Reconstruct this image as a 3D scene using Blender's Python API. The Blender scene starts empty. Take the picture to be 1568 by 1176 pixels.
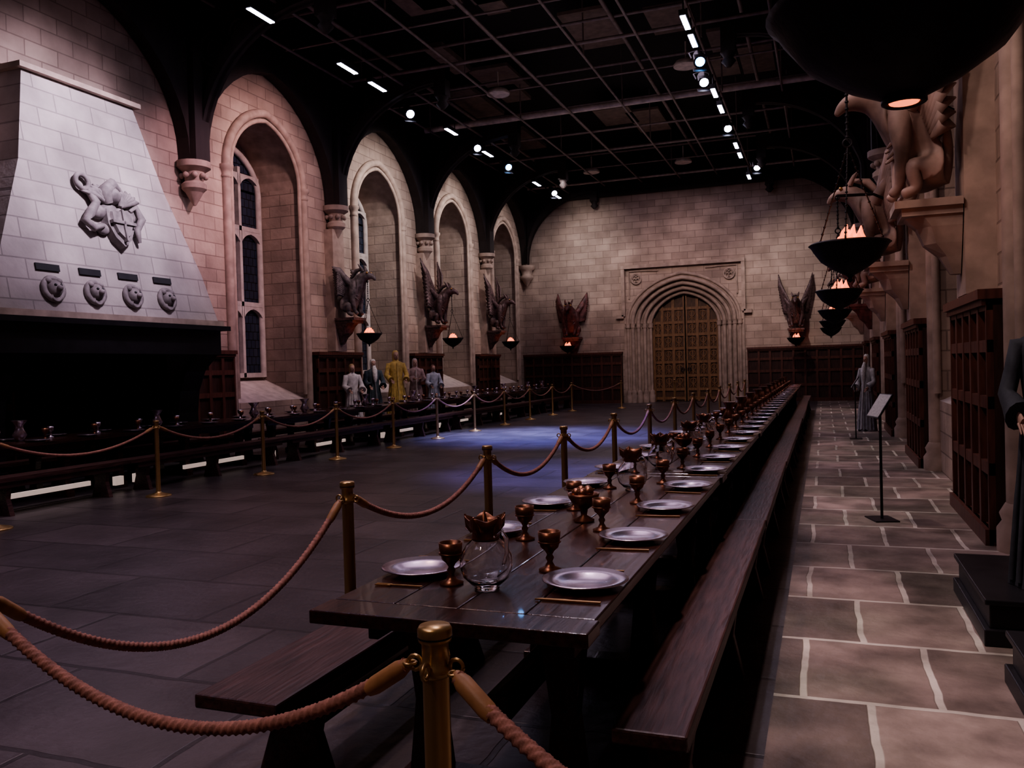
import bpy, math, random
from mathutils import Vector, Matrix
random.seed(7)
S=bpy.context.scene
pi=math.pi
# ------------------------------------------------------------------ materials
def newmat(name):
    m=bpy.data.materials.new(name); m.use_nodes=True
    nt=m.node_tree; b=nt.nodes['Principled BSDF']
    return m,nt,b
def c4(c): return (c[0],c[1],c[2],1)
def setp(b,rough=.6,metal=0,spec=.5,trans=0,ior=1.45,coat=0):
    b.inputs['Roughness'].default_value=rough; b.inputs['Metallic'].default_value=metal
    b.inputs['Specular IOR Level'].default_value=spec
    b.inputs['Transmission Weight'].default_value=trans; b.inputs['IOR'].default_value=ior
    b.inputs['Coat Weight'].default_value=coat
def mat(name,col,rough=.6,metal=0,nscale=6,var=.25,bump=.1,stretch=(1,1,1),spec=.5,emit=None,es=0,trans=0,coat=0,ior=1.45):
    m,nt,b=newmat(name); setp(b,rough,metal,spec,trans,ior,coat)
    tc=nt.nodes.new('ShaderNodeTexCoord'); mp=nt.nodes.new('ShaderNodeMapping'); mp.inputs['Scale'].default_value=stretch
    n=nt.nodes.new('ShaderNodeTexNoise'); n.inputs['Scale'].default_value=nscale; n.inputs['Detail'].default_value=5
    r=nt.nodes.new('ShaderNodeValToRGB')
    r.color_ramp.elements[0].position=.3; r.color_ramp.elements[1].position=.7
    r.color_ramp.elements[0].color=c4([max(0,x*(1-var)) for x in col]); r.color_ramp.elements[1].color=c4([min(1,x*(1+var)) for x in col])
    L=nt.links.new
    L(tc.outputs['Object'],mp.inputs['Vector']); L(mp.outputs['Vector'],n.inputs['Vector']); L(n.outputs['Fac'],r.inputs['Fac']); L(r.outputs['Color'],b.inputs['Base Color'])
    if bump>0:
        bp=nt.nodes.new('ShaderNodeBump'); bp.inputs['Strength'].default_value=bump; bp.inputs['Distance'].default_value=.02
        L(n.outputs['Fac'],bp.inputs['Height']); L(bp.outputs['Normal'],b.inputs['Normal'])
    if emit:
        b.inputs['Emission Color'].default_value=c4(emit); b.inputs['Emission Strength'].default_value=es
    return m
def blocks(name,axes,bw,bh,c1,c2,mortar,ms=.012,rough=.8,bump=.5,off=(0,0),spec=.3,var=.35,nscale=1.3,wob=.0,tint=None):
    m,nt,b=newmat(name); setp(b,rough,0,spec); L=nt.links.new
    tc=nt.nodes.new('ShaderNodeTexCoord'); sx=nt.nodes.new('ShaderNodeSeparateXYZ'); cx=nt.nodes.new('ShaderNodeCombineXYZ')
    L(tc.outputs['Object'],sx.inputs[0]); L(sx.outputs[axes[0]],cx.inputs[0]); L(sx.outputs[axes[1]],cx.inputs[1])
    mp=nt.nodes.new('ShaderNodeMapping'); mp.inputs['Location'].default_value=(off[0],off[1],0); L(cx.outputs[0],mp.inputs['Vector'])
    vec=mp.outputs['Vector']
    if wob>0:
        nw=nt.nodes.new('ShaderNodeTexNoise'); nw.inputs['Scale'].default_value=2.5; L(tc.outputs['Object'],nw.inputs['Vector'])
        mx=nt.nodes.new('ShaderNodeVectorMath'); mx.operation='SCALE'; mx.inputs['Scale'].default_value=wob; L(nw.outputs['Color'],mx.inputs[0])
        ad=nt.nodes.new('ShaderNodeVectorMath'); ad.operation='ADD'; L(vec,ad.inputs[0]); L(mx.outputs[0],ad.inputs[1]); vec=ad.outputs[0]
    br=nt.nodes.new('ShaderNodeTexBrick'); br.inputs['Scale'].default_value=1
    br.inputs['Brick Width'].default_value=bw; br.inputs['Row Height'].default_value=bh; br.inputs['Mortar Size'].default_value=ms
    br.inputs['Mortar Smooth'].default_value=.3; br.inputs['Bias'].default_value=0
    br.inputs['Color1'].default_value=c4(c1); br.inputs['Color2'].default_value=c4(c2); br.inputs['Mortar'].default_value=c4(mortar)
    L(vec,br.inputs['Vector']); bcol=br.outputs['Color']
    if tint:
        nt_=nt.nodes.new('ShaderNodeTexNoise'); nt_.inputs['Scale'].default_value=.9; L(tc.outputs['Object'],nt_.inputs['Vector'])
        rr=nt.nodes.new('ShaderNodeMapRange'); rr.inputs['From Min'].default_value=.42; rr.inputs['From Max'].default_value=.62; L(nt_.outputs['Fac'],rr.inputs['Value'])
        mm=nt.nodes.new('ShaderNodeMix'); mm.data_type='RGBA'; mm.blend_type='MULTIPLY'; L(rr.outputs[0],mm.inputs['Factor']); L(bcol,mm.inputs['A']); mm.inputs['B'].default_value=c4(tint); bcol=mm.outputs['Result']
    n=nt.nodes.new('ShaderNodeTexNoise'); n.inputs['Scale'].default_value=nscale; n.inputs['Detail'].default_value=8; L(tc.outputs['Object'],n.inputs['Vector'])
    r=nt.nodes.new('ShaderNodeMapRange'); r.inputs['From Min'].default_value=.3; r.inputs['From Max'].default_value=.7
    r.inputs['To Min'].default_value=1-var; r.inputs['To Max'].default_value=1+var; L(n.outputs['Fac'],r.inputs['Value'])
    ms_=nt.nodes.new('ShaderNodeVectorMath'); ms_.operation='SCALE'; L(bcol,ms_.inputs[0]); L(r.outputs[0],ms_.inputs['Scale'])
    L(ms_.outputs[0],b.inputs['Base Color'])
    n2=nt.nodes.new('ShaderNodeTexNoise'); n2.inputs['Scale'].default_value=12; n2.inputs['Detail'].default_value=6; L(tc.outputs['Object'],n2.inputs['Vector'])
    hm=nt.nodes.new('ShaderNodeMath'); hm.operation='MULTIPLY_ADD'; L(br.outputs['Fac'],hm.inputs[0]); hm.inputs[1].default_value=-1.0; L(n2.outputs['Fac'],hm.inputs[2])
    bp=nt.nodes.new('ShaderNodeBump'); bp.inputs['Strength'].default_value=bump; bp.inputs['Distance'].default_value=.02
    L(hm.outputs[0],bp.inputs['Height']); L(bp.outputs['Normal'],b.inputs['Normal'])
    return m
ST1=(.42,.325,.265); ST2=(.33,.25,.205); MO=(.24,.18,.15)
stoneX=blocks('stone_wall_side',('Y','Z'),.62,.27,ST1,ST2,MO,off=(0,0),var=.28)
stoneY=blocks('stone_wall_end',('X','Z'),.62,.27,ST1,ST2,MO,var=.28)
stone=mat('dressed_stone',(.36,.275,.225),.8,nscale=4,var=.25,bump=.3)
stoneL=mat('pale_stone',(.46,.40,.37),.8,nscale=5,var=.2,bump=.3)
hoodm=blocks('hood_stone',('Y','Z'),.7,.30,(.40,.35,.33),(.34,.30,.285),(.24,.21,.20),ms=.012,bump=.35,var=.25)
relief=mat('carved_stone',(.22,.19,.185),.7,nscale=8,var=.35,bump=.4)
floorm=blocks('floor_flagstones',('X','Y'),1.25,.85,(.098,.080,.080),(.060,.050,.052),(.040,.033,.034),ms=.018,rough=.38,bump=.35,spec=.5,wob=.05,var=.4)
aislem=blocks('aisle_flagstones',('X','Y'),.58,.86,(.36,.275,.24),(.15,.115,.10),(.56,.49,.43),ms=.020,rough=.45,bump=.45,spec=.35,wob=.045,var=.5,off=(.1,.25),nscale=2.6,tint=(.70,.78,.72))
ceilm=mat('dark_ceiling',(.015,.012,.015),.9,bump=0)
timber=mat('dark_timber',(.028,.020,.019),.7,nscale=5,stretch=(1,1,.3),bump=.2)
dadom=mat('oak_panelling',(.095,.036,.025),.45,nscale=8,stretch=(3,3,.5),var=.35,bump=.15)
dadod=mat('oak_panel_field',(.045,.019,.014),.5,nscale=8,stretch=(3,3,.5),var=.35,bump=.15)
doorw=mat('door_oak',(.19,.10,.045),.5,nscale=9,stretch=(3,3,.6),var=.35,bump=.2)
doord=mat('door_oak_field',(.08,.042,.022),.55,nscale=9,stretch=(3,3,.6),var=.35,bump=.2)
tablem=mat('table_wood',(.040,.016,.012),.24,nscale=7,stretch=(6,.6,6),var=.5,bump=.10,spec=.5,coat=.2)
benchm=mat('bench_wood',(.065,.030,.027),.42,nscale=7,stretch=(6,.6,6),var=.5,bump=.25)
brass=mat('brass',(.50,.34,.15),.34,.85,nscale=3,var=.1,bump=.02)
goldm=mat('gilt',(.75,.45,.16),.3,1,nscale=3,var=.1,bump=.02)
bronze=mat('bronze_cup',(.24,.11,.065),.34,.85,nscale=12,var=.4,bump=.1)
silver=mat('pewter_plate',(.48,.40,.46),.26,.95,nscale=10,var=.10,bump=.04)
glassm=mat('clear_glass',(.97,.95,.95),.03,0,var=.0,bump=0,trans=1)
ropem=mat('rope_braid',(.36,.17,.125),.75,nscale=40,var=.3,bump=.2)
leather=mat('rope_end_leather',(.40,.21,.09),.5,nscale=20,var=.2,bump=.1)
blackm=mat('black_paint',(.014,.013,.015),.4,bump=.02)
iron=mat('wrought_iron',(.022,.019,.021),.5,.4,nscale=20,bump=.2)
beastm=mat('beast_bronze',(.10,.062,.060),.5,.2,nscale=14,var=.6,bump=.5)
beastp=mat('beast_painted',(.27,.185,.155),.6,.0,nscale=2.2,var=.65,bump=.5)
beastr=mat('beast_maroon',(.13,.050,.045),.5,.1,nscale=8,var=.6,bump=.5)
flame=mat('silk_flame',(1,.30,.14),.6,emit=(1,.20,.08),es=1.6,bump=0)
lampe=mat('lamp_lens',(1,1,1),.4,emit=(.70,.72,1),es=18,bump=0)
lampb=mat('lamp_lens_blue',(.4,.6,1),.4,emit=(.12,.42,1),es=18,bump=0)
stripe=mat('painted_light_streak',(1,.9,.8),.5,emit=(1,.76,.66),es=.28,bump=0)  # weak emission standing in for light that passes under the tables
pipem=mat('rig_pipe',(.24,.19,.19),.5,.2,bump=0)
pipeg=mat('rig_pipe_grey',(.60,.52,.50),.5,.2,bump=0)
ductm=mat('ceiling_panel',(.17,.125,.11),.7,bump=.1)
glasswin=blocks('leaded_glass',('Y','Z'),.16,.2,(.018,.024,.042),(.025,.030,.048),(.006,.006,.008),ms=.012,rough=.25,bump=.2,spec=.4)
# ------------------------------------------------------------------ mesh builder
class MB:
    def __init__(s): s.v=[];s.f=[];s.m=[];s.s=[]
    def add(s,vs,fs,mi=0,sm=False,M=None):
        o=len(s.v)
        for p in vs:
            p=Vector(p); s.v.append(tuple(M@p) if M is not None else tuple(p))
        for f in fs: s.f.append([i+o for i in f]); s.m.append(mi); s.s.append(sm)
    def box(s,x0,x1,y0,y1,z0,z1,mi=0,M=None):
        vs=[(x,y,z) for x in (x0,x1) for y in (y0,y1) for z in (z0,z1)]
        s.add(vs,[(0,1,3,2),(4,6,7,5),(0,4,5,1),(2,3,7,6),(0,2,6,4),(1,5,7,3)],mi,False,M)
    def loft(s,rings,mi=0,sm=True,cap=True,M=None,wrap=True):
        n=len(rings[0]); vs=[p for r in rings for p in r]; fs=[]
        for i in range(len(rings)-1):
            for j in range(n if wrap else n-1):
                k=(j+1)%n; fs.append((i*n+j,i*n+k,(i+1)*n+k,(i+1)*n+j))
        s.add(vs,fs,mi,sm,M)
        if cap:
            s.add(rings[0],[tuple(range(n))[::-1]],mi,False,M); s.add(rings[-1],[tuple(range(n))],mi,False,M)
    def lathe(s,prof,c=(0,0,0),n=24,mi=0,M=None,sm=True,cap=True,sx=1,sy=1,wav=0,wn=6):
        rings=[]
        for q in prof:
            r,z=q[0],q[1]; w=q[2] if len(q)>2 else 0
            rings.append([(c[0]+sx*r*(1+w*math.cos(wn*a))*math.cos(a),c[1]+sy*r*(1+w*math.cos(wn*a))*math.sin(a),c[2]+z+ (abs(w)*r*.9*math.cos(wn*a))) for a in [2*pi*i/n for i in range(n)]])
        s.loft(rings,mi,sm,cap,M)
    def tube(s,path,r,n=8,mi=0,lobes=0,twist=0,M=None,cap=True,amp=.2,flat=1):
        P=[Vector(p) for p in path]; N=len(P); rings=[]; ref=None; ang=0
        for i,p in enumerate(P):
            t=(P[min(i+1,N-1)]-P[max(i-1,0)]); t=t.normalized() if t.length>1e-9 else Vector((0,0,1))
            if ref is None:
                ref=Vector((0,0,1)) if abs(t.z)<.9 else Vector((1,0,0))
            a=(ref-t*ref.dot(t)).normalized(); b=t.cross(a); ref=a
            rr=r[i] if isinstance(r,(list,tuple)) else r
            if i>0: ang+=twist*(P[i]-P[i-1]).length
            ring=[]
            for j in range(n):
                th=2*pi*j/n; q=rr*(1+amp*math.cos(lobes*(th-ang))) if lobes else rr
                ring.append(tuple(p+a*(q*math.cos(th))+b*(q*math.sin(th)*flat)))
            rings.append(ring)
        s.loft(rings,mi,True,cap,M)
    def cyl(s,p0,p1,r0,r1=None,n=12,mi=0,M=None): s.tube([p0,p1],[r0,r0 if r1 is None else r1],n,mi,M=M)
    def ball(s,c,r,mi=0,n=14,M=None,sc=(1,1,1)):
        k=8; rings=[]
        for i in range(k+1):
            a=-pi/2+pi*i/k; rr=max(math.cos(a),.001)
            rings.append([(c[0]+sc[0]*r*rr*math.cos(2*pi*j/n),c[1]+sc[1]*r*rr*math.sin(2*pi*j/n),c[2]+sc[2]*r*math.sin(a)) for j in range(n)])
        s.loft(rings,mi,True,False,M)
    def torus(s,c,R,r,mi=0,ax='Z',n=24,k=8,M=None):
        pts=[]
        for i in range(n+1):
            a=2*pi*i/n
            d={'Z':(math.cos(a),math.sin(a),0),'X':(0,math.cos(a),math.sin(a)),'Y':(math.cos(a),0,math.sin(a))}[ax]
            pts.append((c[0]+R*d[0],c[1]+R*d[1],c[2]+R*d[2]))
        s.tube(pts,r,k,mi,M=M,cap=False)
    def prism(s,poly,d0,d1,mi=0,M=None,sc=1.0):
        cx=sum(p[0] for p in poly)/len(poly); cy=sum(p[1] for p in poly)/len(poly)
        a=[(p[0],p[1],d0) for p in poly]; b=[(cx+(p[0]-cx)*sc,cy+(p[1]-cy)*sc,d1) for p in poly]
        s.loft([a,b],mi,False,True,M)
    def mesh(s,me,M=None,mi=0,sm=True):
        s.add([v.co for v in me.vertices],[tuple(p.vertices) for p in me.polygons],mi,sm,M)
    def data(s,name,mats):
        me=bpy.data.meshes.new(name); me.from_pydata(s.v,[],s.f)
        for m in mats: me.materials.append(m)
        me.polygons.foreach_set('material_index',s.m); me.polygons.foreach_set('use_smooth',s.s); me.update(); return me
    def build(s,name,mats,loc=(0,0,0),rot=0,bevel=0):
        return place(s.data(name,mats),name,loc,rot,bevel=bevel)
def place(me,name,loc=(0,0,0),rot=0,scale=1,bevel=0):
    o=bpy.data.objects.new(name,me); S.collection.objects.link(o); o.location=loc; o.rotation_euler=(0,0,rot)
    o.scale=(scale,)*3 if not isinstance(scale,(tuple,list)) else scale
    if bevel:
        b=o.modifiers.new('bevel','BEVEL'); b.width=bevel; b.segments=2; b.limit_method='ANGLE'; b.angle_limit=.7
    return o
def skin(vs,es,rs,sub=2,root=0):
    me=bpy.data.meshes.new('sk'); me.from_pydata(vs,es,[]); o=bpy.data.objects.new('sk',me); S.collection.objects.link(o)
    o.modifiers.new('s','SKIN'); 
    for i,r in enumerate(rs): me.skin_vertices[0].data[i].radius=(r,r) if not isinstance(r,tuple) else r
    for i in range(len(vs)): me.skin_vertices[0].data[i].use_root=(i==root)
    b=o.modifiers.new('b','SUBSURF'); b.levels=sub
    bpy.context.view_layer.update(); dg=bpy.context.evaluated_depsgraph_get()
    r=bpy.data.meshes.new_from_object(o.evaluated_get(dg)); bpy.data.objects.remove(o); return r
# ------------------------------------------------------------------ layout constants
XL=-11.85; XR=1.45; YF=33.4; YB=-3.0; ZT=10.4; CX=-5.2
PL=[3.15,8.3,13.45,18.6,23.7,28.8]; PR=[3.5,8.7,13.85,18.9,23.9,28.8]
AA=1.27; ZS=6.05; ZA=7.35
def archp(c,a,zs,za,n=18):
    out=[]
    for i in range(n+1):
        f=pi*i/n; out.append((c-a*math.cos(f), zs+(za-zs)*(.86*math.sin(f)+.14*(1-abs(math.cos(f))))))
    return out
# ------------------------------------------------------------------ side walls
def side_wall(name,xw,o,piers,plain):
    M=MB(); T=MB(); W=[]
    ys=[YB]+piers+[YF]
    for k in range(len(ys)-1):
        y0,y1=ys[k],ys[k+1]
        if k in plain: M.add([(xw,y0,0),(xw,y1,0),(xw,y1,ZT),(xw,y0,ZT)],[(0,1,2,3)]); continue
        c=(y0+y1)/2; a=AA; zb=.95; dep=1.2*o; xb=xw+dep
        ar=archp(c,a,ZS,ZA)
        def q(p): M.add(p,[(0,1,2,3)],0)
        q([(xw,y0,0),(xw,c-a,0),(xw,c-a,ZT),(xw,y0,ZT)]); q([(xw,c+a,0),(xw,y1,0),(xw,y1,ZT),(xw,c+a,ZT)])
        q([(xw,c-a,0),(xw,c+a,0),(xw,c+a,zb),(xw,c-a,zb)])
        for i in range(len(ar)-1):
            A,B=ar[i],ar[i+1]
            q([(xw,A[0],A[1]),(xw,B[0],B[1]),(xw,B[0],ZT),(xw,A[0],ZT)])
            M.add([(xw,A[0],A[1]),(xw,B[0],B[1]),(xb,B[0],B[1]),(xb,A[0],A[1])],[(0,1,2,3)],1)
            q([(xb,A[0],zb),(xb,B[0],zb),(xb,B[0],B[1]),(xb,A[0],A[1])])
        for yy in (c-a,c+a): M.add([(xw,yy,zb),(xb,yy,zb),(xb,yy,ZS),(xw,yy,ZS)],[(0,1,2,3)],3)
        M.add([(xw,c-a,zb),(xw,c+a,zb),(xb,c+a,zb+.5),(xb,c-a,zb+.5)],[(0,1,2,3)],2)
        xs=xw-o*.03
        for rr,off in ((.10,.13),(.05,-.03)):
            path=[(xs,c-a-off,.25 if off>0 else zb+.1)]+[(xs,c+(p[0]-c)*(a+off)/a,ZS+(p[1]-ZS)*(1+off/1.2)) for p in archp(c,a,ZS,ZA,22)]+[(xs,c+a+off,.25 if off>0 else zb+.1)]
            T.tube(path,rr,10,0)
        for sgn in (-1,1):
            yy=c+sgn*(a+.13)
            T.lathe([(.17,0),(.17,.18),(.13,.24),(.15,.3),(.105,.38)],(xs,yy,0),16,0)
            T.lathe([(.10,0),(.13,.04),(.10,.08),(.12,.16),(.16,.22),(.16,.28)],(xs,yy,ZS-.3),16,0)
        W.append((c,a,xb,o))
    w=M.build(name,[stoneX,stone,stoneL,stoneY]); 
    T.build('trim_'+('1' if o<0 else '2'),[stone])
    return W
WL=side_wall('wall_left',XL,-1,PL,(2,)); WR=side_wall('wall_right',XR,1,PR,(0,))
# windows
wi=0
for (c,a,xb,o) in WL+WR:
    wi+=1; M=MB(); x0=xb-o*.03; x1=xb-o*.16
    xa,xc=min(x0,x1),max(x0,x1)
    zb0=1.5; zt=6.6; h=a-.12
    xm=(x0+x1)/2
    M.add([(xb-o*.05,c-h,zb0),(xb-o*.05,c+h,zb0),(xb-o*.05,c+h,6.0),(xb-o*.05,c-h,6.0)],[(0,1,2,3)],1)
    g=archp(c,h,5.95,6.95,14)
    for i in range(len(g)-1): M.add([(xb-o*.05,g[i][0],5.95),(xb-o*.05,g[i+1][0],5.95),(xb-o*.05,g[i+1][0],g[i+1][1]),(xb-o*.05,g[i][0],g[i][1])],[(0,1,2,3)],1)
    M.tube([(xm,c-h,zb0)]+[(xm,p[0],p[1]) for p in g]+[(xm,c+h,zb0)],.08,8,0)
    for yy in (c-h/3,c+h/3): M.box(xa,xc,yy-.045,yy+.045,zb0,6.5,0)
    for zz in (zb0+.05,3.25,5.05): M.box(xa,xc,c-h,c+h,zz-.055,zz+.055,0)
    for k in (-1,0,1):
        cy=c+k*2*h/3; hw=h/3-.03
        for zz in (3.2,5.0,6.35):
            aa=archp(cy,hw,zz-.34,zz-.06,10)
            for i in range(10):
                M.add([(xa,aa[i][0],aa[i][1]),(xa,aa[i+1][0],aa[i+1][1]),(xa,aa[i+1][0],zz),(xa,aa[i][0],zz)],[(0,1,2,3)],0)
                M.add([(xc,aa[i][0],aa[i][1]),(xc,aa[i+1][0],aa[i+1][1]),(xc,aa[i+1][0],zz),(xc,aa[i][0],zz)],[(0,1,2,3)],0)
                M.add([(xa,aa[i][0],aa[i][1]),(xa,aa[i+1][0],aa[i+1][1]),(xc,aa[i+1][0],aa[i+1][1]),(xc,aa[i][0],aa[i][1])],[(0,1,2,3)],0)
    M.build('window_%d'%wi,[stoneL,glasswin])
# piers with corbels
pm=MB()
for side,xw,o,P in (('l',XL,-1,PL),('r',XR,1,PR)):
    for y in P:
        d=-o*.25
        xs=sorted((xw+o*.05,xw+d))
        if not(side=='l' and abs(y-13.45)<.1): pm.box(xs[0],xs[1],y-.26,y+.26,2.1,5.2,0)
        for (z0,r0,z1,r1) in ((4.95,.03,5.2,.17),(5.2,.17,5.27,.24),(5.27,.24,5.36,.24),(5.36,.24,5.42,.17),(5.42,.17,5.6,.21),(5.6,.21,5.68,.33),(5.68,.33,5.8,.33)):
            pm.lathe([(r0,z0),(r1,z1)],(xw-o*.2,y,0),16,0,cap=True)
        for j in range(8):
            a=2*pi*j/8; pm.ball((xw-o*.2+.22*math.cos(a),y+.22*math.sin(a),5.52),.06,0,8)
        xs=sorted((xw-o*.02,xw-o*.45)); pm.box(xs[0],xs[1],y-.2,y+.2,5.8,ZT-.05,1)
for y in (YF-.25,):
    for xw,o in ((XL,-1),(XR,1)):
        pm.lathe([(.03,4.95),(.2,5.2),(.28,5.27),(.28,5.36),(.2,5.42),(.25,5.6),(.36,5.68),(.36,5.8)],(xw-o*.25,y,0),16,0)
pm.build('trim_3',[stone,timber],bevel=.0)
# ------------------------------------------------------------------ far wall with door opening
M=MB(); RY=YF
orders=[(2.2,3.30,5.12,0),(2.0,3.27,4.93,.0),(1.98,3.26,4.9,.14),(1.80,3.22,4.74,.14),(1.78,3.21,4.72,.30),(1.58,3.16,4.55,.30),(1.56,3.15,4.53,.46),(1.36,3.10,4.38,.46),(1.34,3.1,4.37,.66)]
ar=archp(CX,*orders[0][:3],24)
def q(p,mi=0): M.add(p,[(0,1,2,3)],mi)
a=orders[0][0]
q([(XL-.0,YF,0),(CX-a,YF,0),(CX-a,YF,ZT),(XL,YF,ZT)]); q([(CX+a,YF,0),(XR,YF,0),(XR,YF,ZT),(CX+a,YF,ZT)])
for i in range(24): q([(ar[i][0],YF,ar[i][1]),(ar[i+1][0],YF,ar[i+1][1]),(ar[i+1][0],YF,ZT),(ar[i][0],YF,ZT)])
M.build('wall_far',[stoneY])
D=MB()
def outl(o,y): 
    a,zs,za,_=o; return [(CX-a,y,0)]+[(p[0],y,p[1]) for p in archp(CX,a,zs,za,24)]+[(CX+a,y,0)]
ringsO=[outl(o,YF-.02+o[3]) for o in orders]
D.loft(ringsO,0,False,False,wrap=False)
for k,(i,r) in enumerate(((1,.075),(3,.075),(5,.075),(7,.06),(0,.06))):
    D.tube([(p[0],p[1]-.03,p[2]) for p in ringsO[i]],r,10,0)
for sgn in (-1,1):
    for i in (0,1,3,5,7):
        aa=orders[i][0]; D.lathe([(.13,0),(.13,.3),(.1,.36),(.12,.42),(.08,.5)],(CX+sgn*aa,YF-.05+orders[i][3],0),12,0)
        D.lathe([(.07,0),(.11,.05),(.08,.1),(.12,.2)],(CX+sgn*aa,YF-.05+orders[i][3],3.0),12,0)
for sgn in (-1,1):
    x=CX+sgn*2.35
    D.box(x-.07,x+.07,YF-.16,YF,3.5,5.5,0); D.box(min(x,x+sgn*.3),max(x,x+sgn*.3),YF-.16,YF,3.42,3.56,0)
    D.box(min(CX+sgn*2.2,CX+sgn*2.36),max(CX+sgn*2.2,CX+sgn*2.36),YF-.06,YF+.02,0,3.5,0)
    cx=CX+sgn*1.82; D.torus((cx,YF-.05,4.98),.2,.035,0,'Y',20)
    for j in range(4):
        b=pi/4+j*pi/2; D.torus((cx+.09*math.cos(b),YF-.05,4.98+.09*math.sin(b)),.07,.022,0,'Y',12,6)
    D.tube([(cx+sgn*.3,YF-.04,4.2),(cx+sgn*.28,YF-.04,4.75),(cx+sgn*.3,YF-.04,5.3),(cx-sgn*.3,YF-.04,5.3),(cx-sgn*.9,YF-.04,5.27)],.03,8,0)
D.box(CX-2.42,CX+2.42,YF-.18,YF,5.4,5.54,0)
D.build('trim_4',[stone])
# door leaves
D=MB(); yd=YF+.62; A=(1.34,3.1,4.37)
ap=archp(CX,*A,40)
def zat(x):
    for i in range(40):
        if ap[i][0]<=x<=ap[i+1][0]:
            t=(x-ap[i][0])/(ap[i+1][0]-ap[i][0]+1e-9); return ap[i][1]*(1-t)+ap[i+1][1]*t
    return 3.1
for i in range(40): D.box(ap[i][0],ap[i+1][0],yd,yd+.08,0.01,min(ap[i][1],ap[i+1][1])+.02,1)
cols=[-1.34,-.92,-.48,-.03,.03,.48,.92,1.34]
for i,x in enumerate(cols):
    w=.055
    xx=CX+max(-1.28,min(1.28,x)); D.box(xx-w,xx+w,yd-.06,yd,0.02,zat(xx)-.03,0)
for z in (.14,.5,1.05,1.6,2.15,2.7,3.2,3.75):
    hw=1.33
    while zat(CX+hw-.01)<z+.06 and hw>0: hw-=.02
    D.box(CX-hw,CX+hw,yd-.05,yd,z-.055,z+.055,0)
for z0,z1 in ((.5,1.05),(1.05,1.6),(1.6,2.15),(2.15,2.7),(2.7,3.2),(3.2,3.75)):
    for x0,x1 in ((-1.28,-.92),(-.92,-.48),(-.48,-.06),(.06,.48),(.48,.92),(.92,1.28)):
        cxx=CX+(x0+x1)/2; cz=(z0+z1)/2
        if zat(cxx)<z1+.05: continue
        D.torus((cxx,yd-.01,cz+.05),.11,.022,0,'Y',14,5); D.box(cxx-.02,cxx+.02,yd-.035,yd,cz-.2,cz+.2,0)
        for t in (-1,1): D.tube([(cxx,yd-.01,cz-.05),(cxx+t*.12,yd-.01,cz-.2)],.018,5,0)
D.torus((CX-.13,yd-.09,1.3),.07,.016,2,'Y'); D.torus((CX+.13,yd-.09,1.3),.07,.016,2,'Y')
D.build('door_1',[doorw,doord,iron])
# back wall, floor, ceiling
M=MB(); M.add([(XL,YB,0),(XR,YB,0),(XR,YB,ZT),(XL,YB,ZT)],[(0,1,2,3)]); M.build('wall_back',[stoneY])
M=MB(); M.box(XL-1.3,-.25,YB-.1,YF+1,-.2,0,0); M.box(-.25,XR+1.3,YB-.1,YF+1,-.2,0,1); M.build('floor',[floorm,aislem])
M=MB(); M.box(XL-1.3,XR+1.3,YB-.1,YF+1,ZT,ZT+.1,0); M.build('ceiling',[ceilm])
# ------------------------------------------------------------------ dado panelling
def dado(name,p0,p1,axis,face,out,z1=2.08,n=None,th=.22):
    M=MB(); L=p1-p0; n=n or max(2,round(L/.42))
    def bx(u0,u1,d0,d1,z0,z1_,mi):
        a,b=sorted((face+out*d0,face+out*d1))
        if axis=='Y': M.box(a,b,u0,u1,z0,z1_,mi)
        else: M.box(u0,u1,a,b,z0,z1_,mi)
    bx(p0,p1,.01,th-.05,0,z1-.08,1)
    for i in range(n+1):
        u=p0+L*i/n; bx(max(p0,u-.04),min(p1,u+.04),th-.05,th,0.0,z1-.08,0)
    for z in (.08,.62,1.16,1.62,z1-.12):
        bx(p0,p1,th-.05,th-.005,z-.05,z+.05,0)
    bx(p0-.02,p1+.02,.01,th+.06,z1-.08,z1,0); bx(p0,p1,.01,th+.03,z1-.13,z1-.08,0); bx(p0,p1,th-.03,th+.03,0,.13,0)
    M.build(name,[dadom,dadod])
k=5
for y in PL[1:]: 
    dado('trim_%d'%k,max(y-1.03,12.95 if abs(y-13.45)<.1 else -9),y+1.03,'Y',XL,1); k+=1
for y in PR: dado('trim_%d'%k,y-1.03,y+1.03,'Y',XR,-1); k+=1
dado('trim_%d'%k,XL+.02,CX-2.45,'X',YF,-1); k+=1
dado('trim_%d'%k,CX+2.45,XR-.02,'X',YF,-1); k+=1
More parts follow.
